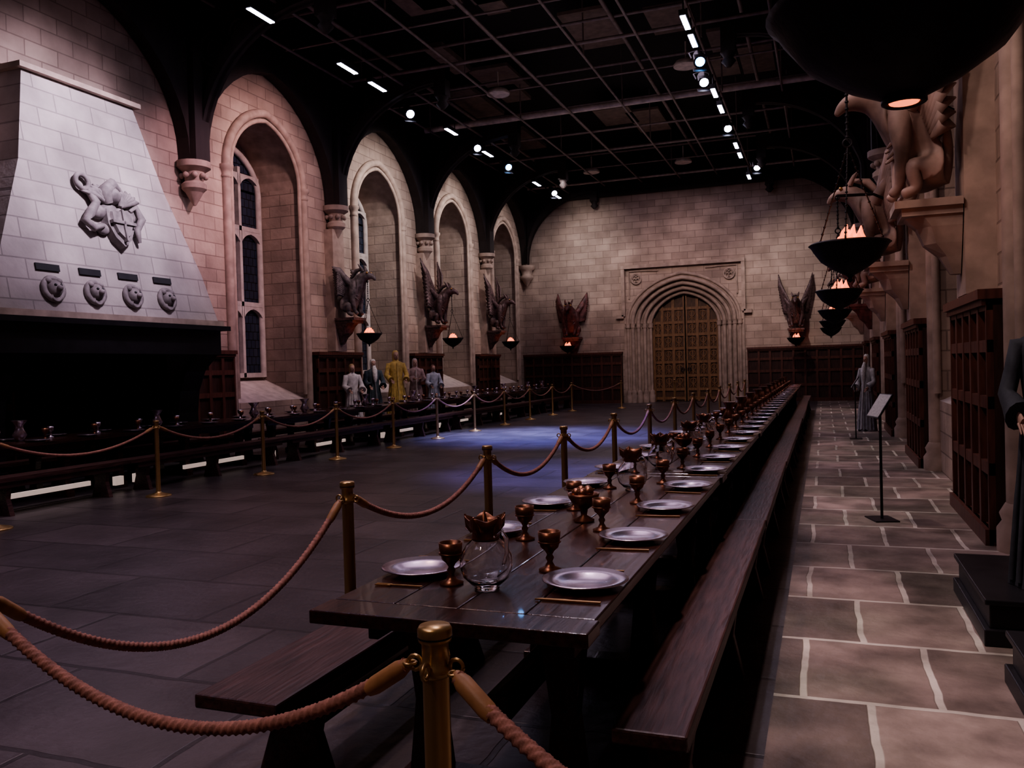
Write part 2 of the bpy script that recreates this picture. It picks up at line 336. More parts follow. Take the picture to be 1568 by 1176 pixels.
# ------------------------------------------------------------------ timber roof
def truss(y):
    M=MB()
    for xw,o in ((XL,-1),(XR,1)):
        pts=[]; n=14
        for i in range(n+1):
            f=(pi/2)*i/n; pts.append((xw-o*(.35+2.9*(1-math.cos(f))),5.8+2.75*math.sin(f)**.9))
        for i in range(n):
            (xa,za),(xb,zb)=pts[i],pts[i+1]
            M.loft([[(xa,y-.13,za),(xa,y+.13,za),(xa,y+.13,za+.35),(xa,y-.13,za+.35)],[(xb,y-.13,zb),(xb,y+.13,zb),(xb,y+.13,zb+.3),(xb,y-.13,zb+.3)]],0,False)
            M.loft([[(xa,y-.05,za),(xa,y+.05,za),(xa,y+.05,8.8),(xa,y-.05,8.8)],[(xb,y-.05,zb),(xb,y+.05,zb),(xb,y+.05,8.8),(xb,y-.05,8.8)]],0,False)
        a,b=sorted((xw-o*.45,xw-o*3.4)); M.box(a,b,y-.16,y+.16,8.6,8.95,0)
        a,b=sorted((xw-o*3.1,xw-o*3.4)); M.box(a,b,y-.15,y+.15,8.2,8.95,0)
        M.lathe([(.05,0),(.16,.12),(.1,.2),(.18,.32)],(xw-o*3.25,y,7.9),8,0)
        for (dx,zz,rr) in ((.75,8.0,.35),(1.35,8.25,.22)):
            M.torus((xw-o*dx,y-.07,zz),rr,.05,0,'Y',16,6); M.torus((xw-o*dx,y-.07,zz),rr*.5,.03,0,'Y',12,6)
    M.build('roof_truss',[timber])
for y in [3.3,8.5,13.6,18.7,23.8,28.8,33.1]: truss(y)
def wallarch(xw,o,P,name):
    M=MB(); ys=[YB]+P+[YF]
    for k in range(len(ys)-1):
        y0,y1=ys[k]+.2,ys[k+1]-.2; c=(y0+y1)/2; a=(y1-y0)/2
        ar=archp(c,a,5.9,8.35,20)
        x0,x1=sorted((xw-o*.02,xw-o*.3))
        for i in range(20):
            A,B=ar[i],ar[i+1]
            M.loft([[(x0,A[0],A[1]),(x1,A[0],A[1]),(x1,A[0],ZT-.02),(x0,A[0],ZT-.02)],[(x0,B[0],B[1]),(x1,B[0],B[1]),(x1,B[0],ZT-.02),(x0,B[0],ZT-.02)]],0,False)
    M.build(name,[timber])
wallarch(XL,-1,PL,'timber_wall_arch'); wallarch(XR,1,PR,'timber_wall_arch')
M=MB(); M.box(XL+.02,XR-.02,YF-.3,YF-.02,8.38,ZT-.02,0); M.build('timber_end_beam',[timber])
# ceiling rig
M=MB()
for x in (-11,-9.6,-8.1,-6.6,-5.1,-3.7,-2.4,-.9): M.cyl((x,0,8.75 if x not in(-9.6,-2.4) else 8.6),(x,32.9,8.75 if x not in(-9.6,-2.4) else 8.6),.03,n=8)
y=2.0
i=0
while y<33:
    M.cyl((XL+.6,y,8.85+.0),(XR-.6,y,8.85),.09 if i%8==1 else (.045 if i%2 else .025),n=8,mi=1 if i%4==1 else 0); y+=2.35; i+=1
for x in (-10.3,-7.3,-4.4,-1.6):
    M.cyl((x,0,9.5),(x,33,9.5),.05,n=8)
for y in range(1,33,3): M.cyl((XL+.5,y,9.55),(XR-.5,y,9.55),.04,n=8)
for yy in range(3,32,4):
    for x in (-11,-8.1,-5.1,-2.4,-.9): M.cyl((x,yy,8.75),(x,yy,ZT),.02,n=6)
M.build('lighting_rig',[pipem,pipeg])
M=MB()
for i in range(34):
    x=-10.6+random.random()*9.5; y=8+random.random()*23; w=.25+random.random()*.35; d=.5+random.random()*.9
    M.box(x-w,x+w,y-d,y+d,9.75,9.8+random.random()*.1,0)
M.build('ceiling_baffle_panels',[ductm])
sp=MB(); sp.lathe([(.30,0),(.31,.04),(.25,.12),(.1,.18)],(0,0,0),20,0); sp.cyl((0,0,.15),(0,0,.6),.02); spd=sp.data('ceiling_speaker',[pipeg])
for (x,y) in ((-7.9,20.7),(-3.0,20.7),(-8,30.5),(-4.6,30.5)): place(spd,'ceiling_speaker',(x,y,8.75))
# stage lights: can + lens ; local -Z is beam direction
def stage(lens,nm):
    m=MB(); m.lathe([(.06,.34),(.09,.28),(.10,0),(.12,-.06)],(0,0,0),16,0,cap=True); m.lathe([(.085,-.063),(.02,-.068)],(0,0,0),16,1)
    m.tube([(-.13,0,.12),(-.15,0,.4),(0,0,.5),(.15,0,.4),(.13,0,.12)],.014,6,0)
    for t in (-1,1): m.box(-.12,.12,t*.13-.004 if t>0 else -.134,t*.13+.004 if t>0 else -.126,-.18,-.05,0)
    return m.data(nm,[blackm,lens])
slw=stage(lampe,'spotlight_fixture'); slb=stage(lampb,'spotlight_fixture')
bm=MB(); bm.box(-.07,.07,-.38,.38,-.05,.06,0); bm.box(-.05,.05,-.35,.35,-.06,-.05,1)
for t in(-.25,.25): bm.cyl((0,t,.06),(0,t,.33),.015,n=6)
bmd=bm.data('led_batten_light',[blackm,lampe])
def fixture(x,y,z,tgt,blue=False,sc=1.2):
    o=place(slb if blue else slw,'spotlight_fixture',(x,y,z),0,sc)
    d=(Vector(tgt)-Vector((x,y,z))).normalized(); o.rotation_euler=d.to_track_quat('-Z','Y').to_euler()
for (x,y) in ((-9.6,13.0),(-9.6,16.0),(-9.6,17.3),(-9.6,21.4),(-9.6,24.1),(-9.6,28.8),(-9.6,31.3),(-2.4,16.6),(-2.4,17.6),(-2.4,21.2),(-2.4,22.6),(-2.4,26.6),(-2.4,27.9),(-2.4,31.3)):
    place(bmd,'led_batten_light',(x,y,8.22))
for (x,y,b) in ((-9.75,19.2,0),(-9.5,23,0),(-9.5,25.6,1),(-9.4,30.2,0),(-2.4,18.6,1),(-2.5,20,0),(-2.4,24.2,0),(-2.0,29.5,0)):
    t=(-2.0 if x<-5 else 0, y-9, .5)
    fixture(x,y,8.1,t,bool(b))
# ------------------------------------------------------------------ fireplace
F=MB(); yc=10.4
b0,b1=yc-2.3,yc+2.25
def ring(z,x,y0,y1): return [(XL+.01,y0,z),(x,y0,z),(x,y1,z),(XL+.01,y1,z)]
F.loft([ring(2.56,-10.45,b0+.08,b1-.08),ring(3.4,-10.62,b0+.28,b1-.28),ring(4.8,-10.9,yc-1.45,yc+1.42),ring(6.25,-11.2,yc-1.1,yc+1.05)],0,False)
F.box(XL+.01,-11.1,yc-1.2,yc+1.15,6.25,6.33,1)
F.box(XL+.01,-10.38,b0,b1,2.46,2.56,1)
F.box(XL+.01,-10.28,b0-.06,b1+.06,2.38,2.46,2)
F.box(XL+.01,-10.45,b0+.02,b1-.02,1.95,2.38,2)
for (ya,yb,s) in ((b0+.05,b0+.55,1),(b1-.55,b1-.05,-1)):
    F.box(XL+.01,-11.0,ya,yb,0,1.95,2)
    prof=[(-11.0,.9),(-10.95,1.3),(-10.8,1.65),(-10.5,1.95),(-11.0,1.95)]
    F.loft([[(p[0],ya,p[1]) for p in prof],[(p[0],yb,p[1]) for p in prof]],2,False)
    F.loft([[(-11.2,yb if s>0 else ya,1.2),(-10.6,yb if s>0 else ya,1.95),(-11.2,yb if s>0 else ya,1.95)],[(-11.2,(yb if s>0 else ya)+s*.7,1.95),(-10.6,(yb if s>0 else ya)+s*.7,1.949),(-11.2,(yb if s>0 else ya)+s*.7,1.951)]],2,False)
F.box(XL+.01,XL+.06,b0+.5,b1-.5,0,1.96,3)
F.box(XL+.3,-11.1,yc-1.2,yc+1.2,.0,.14,3)
for i in range(5): F.cyl((XL+.35,yc-.9+i*.4,.25),(-11.05,yc-.7+i*.36,.3),.08,n=10,mi=2)
eu=Vector((-.75,0,3.69)).normalized(); en=Vector((eu.z,0,-eu.x)); ey=Vector((0,1,0))
def HP(y,z,d=0):
    t=(z-2.56)/3.69; x=-10.45-.75*t
    m=Matrix.Identity(4)
    for i,vv in enumerate((ey,eu,en)):
        for j in range(3): m[j][i]=vv[j]
    m.translation=Vector((x,y,z))+en*d; return m
for y in (9.1,9.85,10.6,11.35):
    m=HP(y,2.88,0)
    F.torus((0,0,.03),.16,.045,4,'Z',20,8,m); F.ball((0,0,.05),.12,4,M=m,sc=(1,1.1,.9)); F.ball((0,-.02,.16),.045,4,M=m)
    for sx in (-1,1): F.ball((sx*.09,.11,.06),.05,4,M=m); F.ball((sx*.045,.03,.14),.022,2,M=m)
    F.torus((0,-.12,.06),.07,.02,4,'Z',14,6,m)
    m=HP(y-.02,3.2,0); F.box(-.2,.2,-.05,.05,-.05,.03,2,m)
m=HP(10.42,4.22,.02)
sh=[(-.32,.1),(-.32,-.2),(-.2,-.45),(0,-.62),(.2,-.45),(.32,-.2),(.32,.1),(0,.16)]
F.prism([(x*.9+.12,y*.9-.05) for x,y in sh],-.05,.12,4,m,.92)
F.prism([(x*.66+.12,y*.66-.08) for x,y in sh],.12,.17,4,m,.9)
F.box(.10,.14,-.5,.02,.12,.2,4,m); F.box(-.12,.36,-.22,-.17,.12,.2,4,m)
F.torus((-.46,.42,.06),.12,.04,4,'Z',20,8,m)
F.tube([(-.40,.3,.08),(-.3,.1,.1),(-.45,-.1,.1),(-.56,-.22,.08),(-.43,-.34,.1),(-.25,-.28,.1)],[.05,.07,.08,.07,.06,.04],8,4,M=m)
F.tube([(.5,-.45,.06),(.45,-.25,.1),(.6,-.05,.1),(.5,.15,.1),(.36,.05,.1)],[.03,.06,.07,.06,.03],8,4,M=m)
F.tube([(-.05,.14,.08),(-.12,.3,.13),(.05,.45,.14),(.2,.38,.12)],[.1,.13,.1,.05],8,4,M=m)
F.ball((.02,.26,.1),.15,4,M=m,sc=(1.1,1,1))
for (px,py,pr) in ((-.25,-.02,.13),(.38,-.02,.12),(-.2,-.3,.1),(.42,.2,.1),(-.02,.0,.16)): F.ball((px,py,.03),pr,4,M=m,sc=(1.2,1,.7))
for sx in (-1,1):
    for i in range(6):
        an=.35+i*.2; L=.52-.04*i
        F.tube([(.08+sx*.12,.12,.08),(.08+sx*(.12+L*.6*math.cos(an)),.12+L*.6*math.sin(an),.12),(.08+sx*(.1+L*math.cos(an)),.1+L*math.sin(an),.05)],[.04,.055,.015],6,4,M=m)
F.build('fireplace',[hoodm,stone,blackm,iron,relief],bevel=0)
# ------------------------------------------------------------------ beasts
def beast(name,mats,wing=1.0,brk=True):
    vs=[(.22,0,.22),(.30,0,.48),(.46,0,.76),(.62,0,.96),(.78,0,1.06),(.97,0,1.0),(1.04,0,.9)]
    rs=[.23,.22,.25,.16,.15,.07,.025]; es=[(i,i+1) for i in range(6)]
    for s in (-1,1):
        b=len(vs); vs+=[(.26,s*.20,.24),(.42,s*.25,.34),(.36,s*.22,.1),(.50,s*.22,.05)]; rs+=[.15,.10,.06,.055]; es+=[(0,b),(b,b+1),(b+1,b+2),(b+2,b+3)]
        b=len(vs); vs+=[(.5,s*.20,.74),(.48,s*.22,.46),(.50,s*.14,.16),(.58,s*.12,.06)]; rs+=[.13,.075,.05,.05]; es+=[(2,b),(b,b+1),(b+1,b+2),(b+2,b+3)]
    b=len(vs); vs+=[(.12,0.02,.2),(.1,.15,.45),(.12,.3,.6)]; rs+=[.08,.05,.03]; es+=[(0,b),(b,b+1),(b+1,b+2)]
    sk=skin(vs,es,rs); M=MB(); M.mesh(sk,None,0)
    for s in (-1,1):
        M.tube([(.74,s*.08,1.14),(.68,s*.12,1.26),(.62,s*.13,1.33)],[.045,.03,.006],6,0)
        M.ball((.86,s*.1,1.1),.028,1,8)
        for i in range(11):
            t=i/10; root=Vector((.38-.14*t,s*(.2+.02*t),.92-.35*t))
            tip=Vector((.06,s*(.34+.30*wing*(1-t)*.9),(.85+1.2*wing*(1-t)-.25*t)))
            mid=root*.45+tip*.55+Vector((.04,s*.12,.05))
            M.tube([root,mid,tip],[.05,.10*(1+.2*t),.012],6,0,flat=.4)
        M.tube([(.42,s*.2,.85),(.22,s*(.4),1.15),(.07,s*(.34+.27*wing),.85+1.2*wing)],[.09,.075,.02],8,0)
        for i in range(5):
            M.tube([(.38,s*.12,.95-.1*i),(.52,s*.17,.9-.1*i),(.6,s*.1,.82-.1*i)],[.02,.035,.01],5,0)
    M.tube([(.3,0,.95),(.5,0,1.18),(.68,0,1.22)],[.04,.06,.03],6,0)
    if brk:
        M.box(0,.56,-.30,.30,-.08,-.01,2); M.box(0,.50,-.26,.26,-.15,-.08,2)
        rings=[]
        for (d,w,z) in ((.46,.24,-.15),(.36,.22,-.25),(.30,.17,-.4),(.17,.12,-.52),(.08,.06,-.68)):
            rings.append([(0,-w,z),(d*.7,-w,z),(d,-w*.4,z),(d,w*.4,z),(d*.7,w,z),(0,w,z)])
        M.loft(rings,2,False)
    return M.data(name,mats)
B1=beast('winged_beast_statue',[beastm,goldm,beastm],1.0)
B0=beast('eagle_statue',[mat('beast_grey',(.13,.11,.11),.6,nscale=10,var=.6,bump=.5),goldm,beastm],.35)
B2=beast('winged_beast_statue',[beastp,goldm,stone],.8)
B3=beast('winged_boar_statue',[beastr,goldm,beastr],.6)
place(B0,'eagle_statue',(XL+.26,18.6,2.95),0,1.0)
place(B1,'winged_beast_statue',(XL+.26,23.7,2.95),0,1.0)
place(B1,'winged_beast_statue',(XL+.26,28.8,2.95),0,1.0)
place(B3,'winged_beast_statue',(-9.68,YF-.04,2.75),-pi/2,(.95,1.25,1.15))
place(B1,'winged_beast_statue',(-.95,YF-.04,2.75),-pi/2,1.0)
for i,y in enumerate(PR[1:]): place((B2,B2,B2,B3,B2)[i],'winged_beast_statue',(XR-.26,y,2.98),pi,(1.0,1.05,1.0,1.0,1.0)[i])
# ------------------------------------------------------------------ braziers
def brazier(r,up,arm,name='hanging_brazier',vent=False):
    M=MB(); 
    M.lathe([(.03,-.25),(.05,-.24),(r*.45,-.19),(r*.75,-.12),(r*.93,-.04),(r,0),(r+.02,.015),(r,.03),(r-.03,.0),(r*.7,-.08),(r*.3,-.13)],(0,0,0),40,0)
    if vent:
        M.torus((0,0,-.247),.05,.01,0,'Z',20,6); M.lathe([(.01,-.254),(.038,-.252),(.04,-.248)],(0,0,0),20,1)
    else: M.lathe([(.0,-.31),(.025,-.29),(.015,-.27),(.04,-.24)],(0,0,0),12,0)
    for i in range(3):
        a=2*pi*i/3+.4; p=Vector((r*math.cos(a),r*math.sin(a),.02)); top=Vector((0,0,up*.62))
        M.tube([p,p*.5+top*.5,top],.006,5,0)
        for j in range(1,14):
            c=p.lerp(top,j/14); M.ball(tuple(c),.011,0,6)
        M.torus(tuple(p),.03,.008,0,'X',10,5)
    M.torus((0,0,up*.62+.03),.035,.009,0,'Y',12,5); M.cyl((0,0,up*.62+.05),(0,0,up),.009,n=6)
    for j in range(8): M.ball((0,0,up*.62+.08+j*(up*.38-.1)/7),.016,0,6)
    for i in range(9):
        a=i*2.4; q=r*.38*math.sqrt((i+.5)/9); x,y=q*math.cos(a),q*math.sin(a); h=(.08+.08*random.random())*(2.0 if vent else 1.15)
        M.tube([(x,y,-.08),(x*1.05,y*1.05,.0),(x*.8,y*.8,h*.6),(x*.7+.02,y*.6,h)],[.04,.05,.03,.004],7,1)
    M.tube(arm,.022,6,0); M.torus((0,0,up-.01),.03,.008,0,'Y',10,5)
    return M.data(name,[iron,flame])
BZL=brazier(.31,1.35,[(0,0,1.36),(-.3,0,1.40),(-.72,0,1.25)]); BZF=brazier(.31,1.35,[(0,0,1.36),(0,.4,1.4),(0,.9,1.3)])
BZR=brazier(.31,1.35,[(0,0,1.36),(.5,.6,1.45),(.93,1.02,1.3)]); BZ1=brazier(.34,1.35,[(0,0,1.36),(.5,.6,1.45),(.93,.98,1.3)],vent=True)
pos=[(-10.78,y,2.5,BZL) for y in PL[3:]]+[(-9.68,YF-1.0,2.35,BZF),(-.95,YF-1.0,2.35,BZF)]+[(.22,y-(.95 if y<4 else 1.05),2.5,BZ1 if y<4 else BZR) for y in PR]
for i,p in enumerate(pos):
    place(p[3],'hanging_brazier',p[:3])
    l=bpy.data.lights.new('brazier_glow','POINT'); l.energy=1.5; l.color=(1,.35,.18); l.shadow_soft_size=.1
    lo=bpy.data.objects.new('brazier_glow',l); S.collection.objects.link(lo); lo.location=(p[0],p[1],p[2]+.25)
# ------------------------------------------------------------------ tables & benches
def table(L):
    M=MB(); w=.47
    M.box(-w,w,.0,.14,.735,.78,0)
    for i in range(4): M.box(-w+.01+i*.23,-w+.01+(i+1)*.23-.003,.142,L-.142,.737,.78,0)
    M.box(-w,w,L-.14,L-.003,.735,.78,0)
    M.box(-w+.1,-w+.14,.2,L-.2,.63,.735,0); M.box(w-.14,w-.1,.2,L-.2,.63,.735,0)
    for y in (.45,L/2,L-.45):
        M.box(-.36,.36,y-.05,y+.05,.66,.735,0); M.box(-.36,.36,y-.06,y+.06,0,.09,0)
        for x in (-.26,.26):
            M.loft([[(x-.07,y-.05,.09),(x+.07,y-.05,.09),(x+.07,y+.05,.09),(x-.07,y+.05,.09)],[(x-.045,y-.04,.35),(x+.045,y-.04,.35),(x+.045,y+.04,.35),(x-.045,y+.04,.35)],[(x-.08,y-.05,.66),(x+.08,y-.05,.66),(x+.08,y+.05,.66),(x-.08,y+.05,.66)]],0,False)
    M.box(-.04,.04,.45,L-.45,.28,.38,0)
    return M.data('dining_table',[tablem])
def bench(L,w=.13,st=True):
    M=MB(); M.box(-w,w,0,L-.006,.40,.45,0); M.box(-w+.02,-w+.05,.15,L-.15,.33,.40,0); M.box(w-.05,w-.02,.15,L-.15,.33,.40,0)
    for y in (.35,L/2,L-.35):
        M.loft([[(-w,y-.03,0),(w,y-.03,0),(w,y+.03,0),(-w,y+.03,0)],[(-w*.6,y-.03,.2),(w*.6,y-.03,.2),(w*.6,y+.03,.2),(-w*.6,y+.03,.2)],[(-w*.85,y-.03,.40),(w*.85,y-.03,.40),(w*.85,y+.03,.40),(-w*.85,y+.03,.40)]],0,False)
    if st: M.box(-.02,.02,.35,L-.35,.16,.22,0)
    return M.data('bench',[benchm])
TL=3.55; td=table(TL); bd=bench(TL,.115); bd2=bench(TL,.17); bd3=bench(TL,.15,False)
for i in range(7):
    y=2.30+i*TL
    place(td,'dining_table',(-1.12,y,0),0,bevel=.005)
    place(bd,'bench',(-.515+.012*random.random(),y+.15,0),.004*(i%2),bevel=.008); place(bd2,'bench',(-1.90,y,0),0,bevel=.008)
for i in range(7):
    y=5.2+i*TL
    place(td,'dining_table',(-9.75,y,0),0); place(bd3,'bench',(-8.95,y,0),0); place(bd3,'bench',(-10.5,y,0),0)
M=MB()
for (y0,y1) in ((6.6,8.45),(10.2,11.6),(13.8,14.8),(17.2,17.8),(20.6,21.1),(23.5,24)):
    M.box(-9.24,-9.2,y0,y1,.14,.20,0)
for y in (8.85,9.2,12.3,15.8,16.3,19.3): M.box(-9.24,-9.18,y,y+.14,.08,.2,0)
M.build('underbench_painted_light',[stripe])  # glowing strips imitate light seen between the table legs, not lamps
# tableware
plateP=[(.03,0),(.085,.003),(.10,.012),(.14,.02),(.152,.024),(.15,.028),(.10,.018),(.085,.008),(.01,.007)]
gobP=[(.042,0),(.044,.006),(.02,.016),(.010,.035),(.016,.05),(.010,.062),(.018,.075),(.034,.09),(.041,.115),(.043,.15),(.040,.15),(.036,.115),(.03,.1),(.005,.09)]
def plate_m(n=40):
    m=MB(); m.lathe(plateP,n=n,mi=0); return m
pd=plate_m().data('dinner_plate',[silver]); gm=MB(); gm.lathe(gobP,n=28); gm.torus((0,0,.11),.041,.004,0,n=24,k=6); gd=gm.data('goblet',[bronze])
cm=MB()
cm.box(-.004,.004,-.09,.04,.002,.006,0); cm.box(-.011,.011,.03,.045,.002,.006,0)
for i in range(4): cm.box(-.011+i*.0066,-.0085+i*.0066,.04,.09,.002,.006,0)
cd=cm.data('fork',[goldm])
km=MB(); km.prism([(-.006,-.1),(.006,-.1),(.007,0),(.011,.02),(.009,.1),(-.002,.12),(-.006,.02)],.002,.007,0); kd=km.data('table_knife',[goldm])
def pitcher(n=40):
    m=MB()
    m.lathe([(.040,0),(.045,.004),(.032,.010),(.055,.018),(.082,.045),(.094,.082),(.090,.12),(.070,.155),(.048,.175),(.044,.195)],n=n,mi=0,cap=False)
    m.lathe([(.040,.195),(.044,.175),(.066,.153),(.086,.119),(.090,.083),(.078,.048),(.052,.024),(.01,.018)],n=n,mi=0,cap=False)
    m.lathe([(.01,.0),(.040,.0)],n=n,mi=0,cap=False)
    m.lathe([(.046,.172),(.049,.185),(.046,.2),(.054,.212,.02),(.064,.23,.06),(.068,.25,.12),(.064,.251,.12),(.058,.23,.06),(.045,.212,.02),(.02,.2)],n=48,mi=1,wn=5)
    m.tube([(.05,0,.19),(.085,0,.215),(.112,0,.19),(.112,0,.14),(.092,0,.10)],[.007,.008,.008,.007,.006],8,0)
    for i in range(5):
        a=i*2*pi/5; m.tube([(.046*math.cos(a),.046*math.sin(a),.2),(.06*math.cos(a),.06*math.sin(a),.222),(.074*math.cos(a),.074*math.sin(a),.262)],[.010,.014,.003],6,1)
    return m.data('glass_pitcher',[glassm,bronze])
ptd=pitcher()
dishm=MB(); dishm.lathe([(.05,0),(.052,.008),(.015,.03),(.02,.06),(.05,.08),(.075,.12),(.08,.14),(.07,.135),(.04,.1),(.01,.095)],n=28)
for i in range(7):
    a=i*2.4; q=.045*math.sqrt(i/7); dishm.ball((q*math.cos(a),q*math.sin(a),.14+.01*(i%2)),.026,0,8)
dd=dishm.data('bronze_fruit_stand',[bronze])
Z0=.7805; far=MB(); k=0; y=2.82
while y<26.9:
    if k<9:
        place(pd,'dinner_plate',(-.80,y,Z0)); place(pd,'dinner_plate',(-1.455,y+.03,Z0))
        place(gd,'goblet',(-.985,y+.17,Z0)); place(gd,'goblet',(-1.27,y-.1,Z0))
        place(cd,'fork',(-.80,y+.205,Z0),1.5+random.random()*.2); place(kd,'table_knife',(-.79,y-.22,Z0),1.4+random.random()*.3)
        place(kd,'table_knife',(-1.46,y+.24,Z0),1.4+random.random()*.3); place(cd,'fork',(-1.44,y-.18,Z0),1.6+random.random()*.2)
        if k%3==0: place(ptd,'glass_pitcher',(-1.12,y-.13,Z0),-.5)
        if k==1 or k==5: place(dd,'bronze_fruit_stand',(-1.13,y+.38,Z0))
        if k in(4,7): place(ptd,'glass_pitcher',(-1.14,y+.15,Z0),.5)
    else:
        for x in(-.80,-1.455): far.lathe(plateP,(x,y,Z0),16,0)
        far.lathe(gobP,(-.985,y+.17,Z0),12,1); far.lathe(gobP,(-1.27,y-.1,Z0),12,1)
        if k%2==0: far.lathe([(.04,0),(.09,.08),(.05,.16),(.045,.2),(.08,.27)],(-1.12,y,Z0),14,1)
    y+=.79; k+=1
far.build('row_of_tableware',[silver,bronze])
far=MB(); y=5.5
while y<29.8:
    for x in(-9.43,-10.05): far.lathe(plateP,(x,y,Z0),16,0)
    far.lathe(gobP,(-9.6,y+.25,Z0),12,1); far.lathe(gobP,(-9.9,y-.2,Z0),12,0)
    if int(y*10)%3==0: far.lathe([(.04,0),(.09,.08),(.05,.16),(.045,.2),(.1,.27)],(-9.75,y,Z0),14,0)
    y+=.79
far.build('row_of_tableware',[silver,bronze])
# ------------------------------------------------------------------ stanchions & ropes
m=MB()
m.lathe([(.16,0),(.16,.012),(.15,.02),(.09,.035),(.04,.05),(.030,.07),(.0295,.88)],n=28,mi=0)
m.lathe([(.0295,.88),(.036,.885),(.036,.902),(.0295,.907),(.0295,.955),(.036,.958),(.038,.965),(.038,.985),(.034,.992),(.0,.993)],n=28,mi=0)
m.lathe([(.0385,.966),(.0385,.970)],n=28,mi=1)
for i in range(4):
    a=i*pi/2; m.torus((.05*math.cos(a),.05*math.sin(a),.905),.016,.005,0,'X' if i%2 else 'Y',12,6)
sd=m.data('stanchion_post',[brass,blackm])
def rope(a,b,sag,hi=False):
    a=Vector(a);b=Vector(b); M=MB(); d=(b-a); L=d.length; dn=d.normalized()
    a2=a+dn*.075; b2=b-dn*.075; n=int(L*(160 if hi else 10)); pts=[]
    for i in range(n+1):
        t=i/n; p=a2.lerp(b2,t); p.z=.895-sag*4*t*(1-t); pts.append(p-a)
    M.tube(pts,.0155 if hi else .0165,18 if hi else 8,0,lobes=3 if hi else 0,twist=-95 if hi else 0,amp=.2)
    for q0,q1 in ((0,1),(-1,-2)):
        P=pts[q0]; dd_=(pts[q1]-P).normalized()
        M.tube([P-dd_*.01,P+dd_*.02,P+dd_*.10,P+dd_*.12],[.012,.021,.021,.017],12,1); M.torus(tuple(P-dd_*.012),.014,.004,2,'Z',10,5)
    M.build('barrier_rope',[ropem,leather,brass],a)
P=[(-2.3,3.7),(-2.3,5.6),(-2.3,7.5),(-2.3,9.5),(-2.3,11.6),(-2.3,13.7),(-2.3,15.8),(-2.3,17.9),(-2.3,20),(-2.3,22.2),(-2.3,24.4),(-2.3,26.6)]
near=[(-2.36,1.72),(-.81,1.64),(.38,1.08)]
for p in P+near: place(sd,'stanchion_post',(p[0],p[1],0))
for a,b in zip(P[:-1],P[1:]): rope((a[0],a[1],0),(b[0],b[1],0),.22,a[1]<8)
rope((*near[0],0),(*P[0],0),.38,True); rope((*near[0],0),(*near[1],0),.235,True); rope((*near[1],0),(*near[2],0),.15,True)
Lp=[(-8.2,4.2),(-8.2,6.3),(-8.2,8.6),(-8.2,10.8),(-8.2,12.9),(-8.2,15),(-8.2,17.05),(-8.2,19.2),(-8.2,21.3),(-8.2,23.4),(-8.2,25.6),(-8.2,27.8),(-6.8,29.3),(-4.9,29.3)]
for p in Lp: place(sd,'stanchion_post',(p[0],p[1],0))
for a,b in zip(Lp[:-2],Lp[1:-1]): rope((a[0],a[1],0),(b[0],b[1],0),.22)
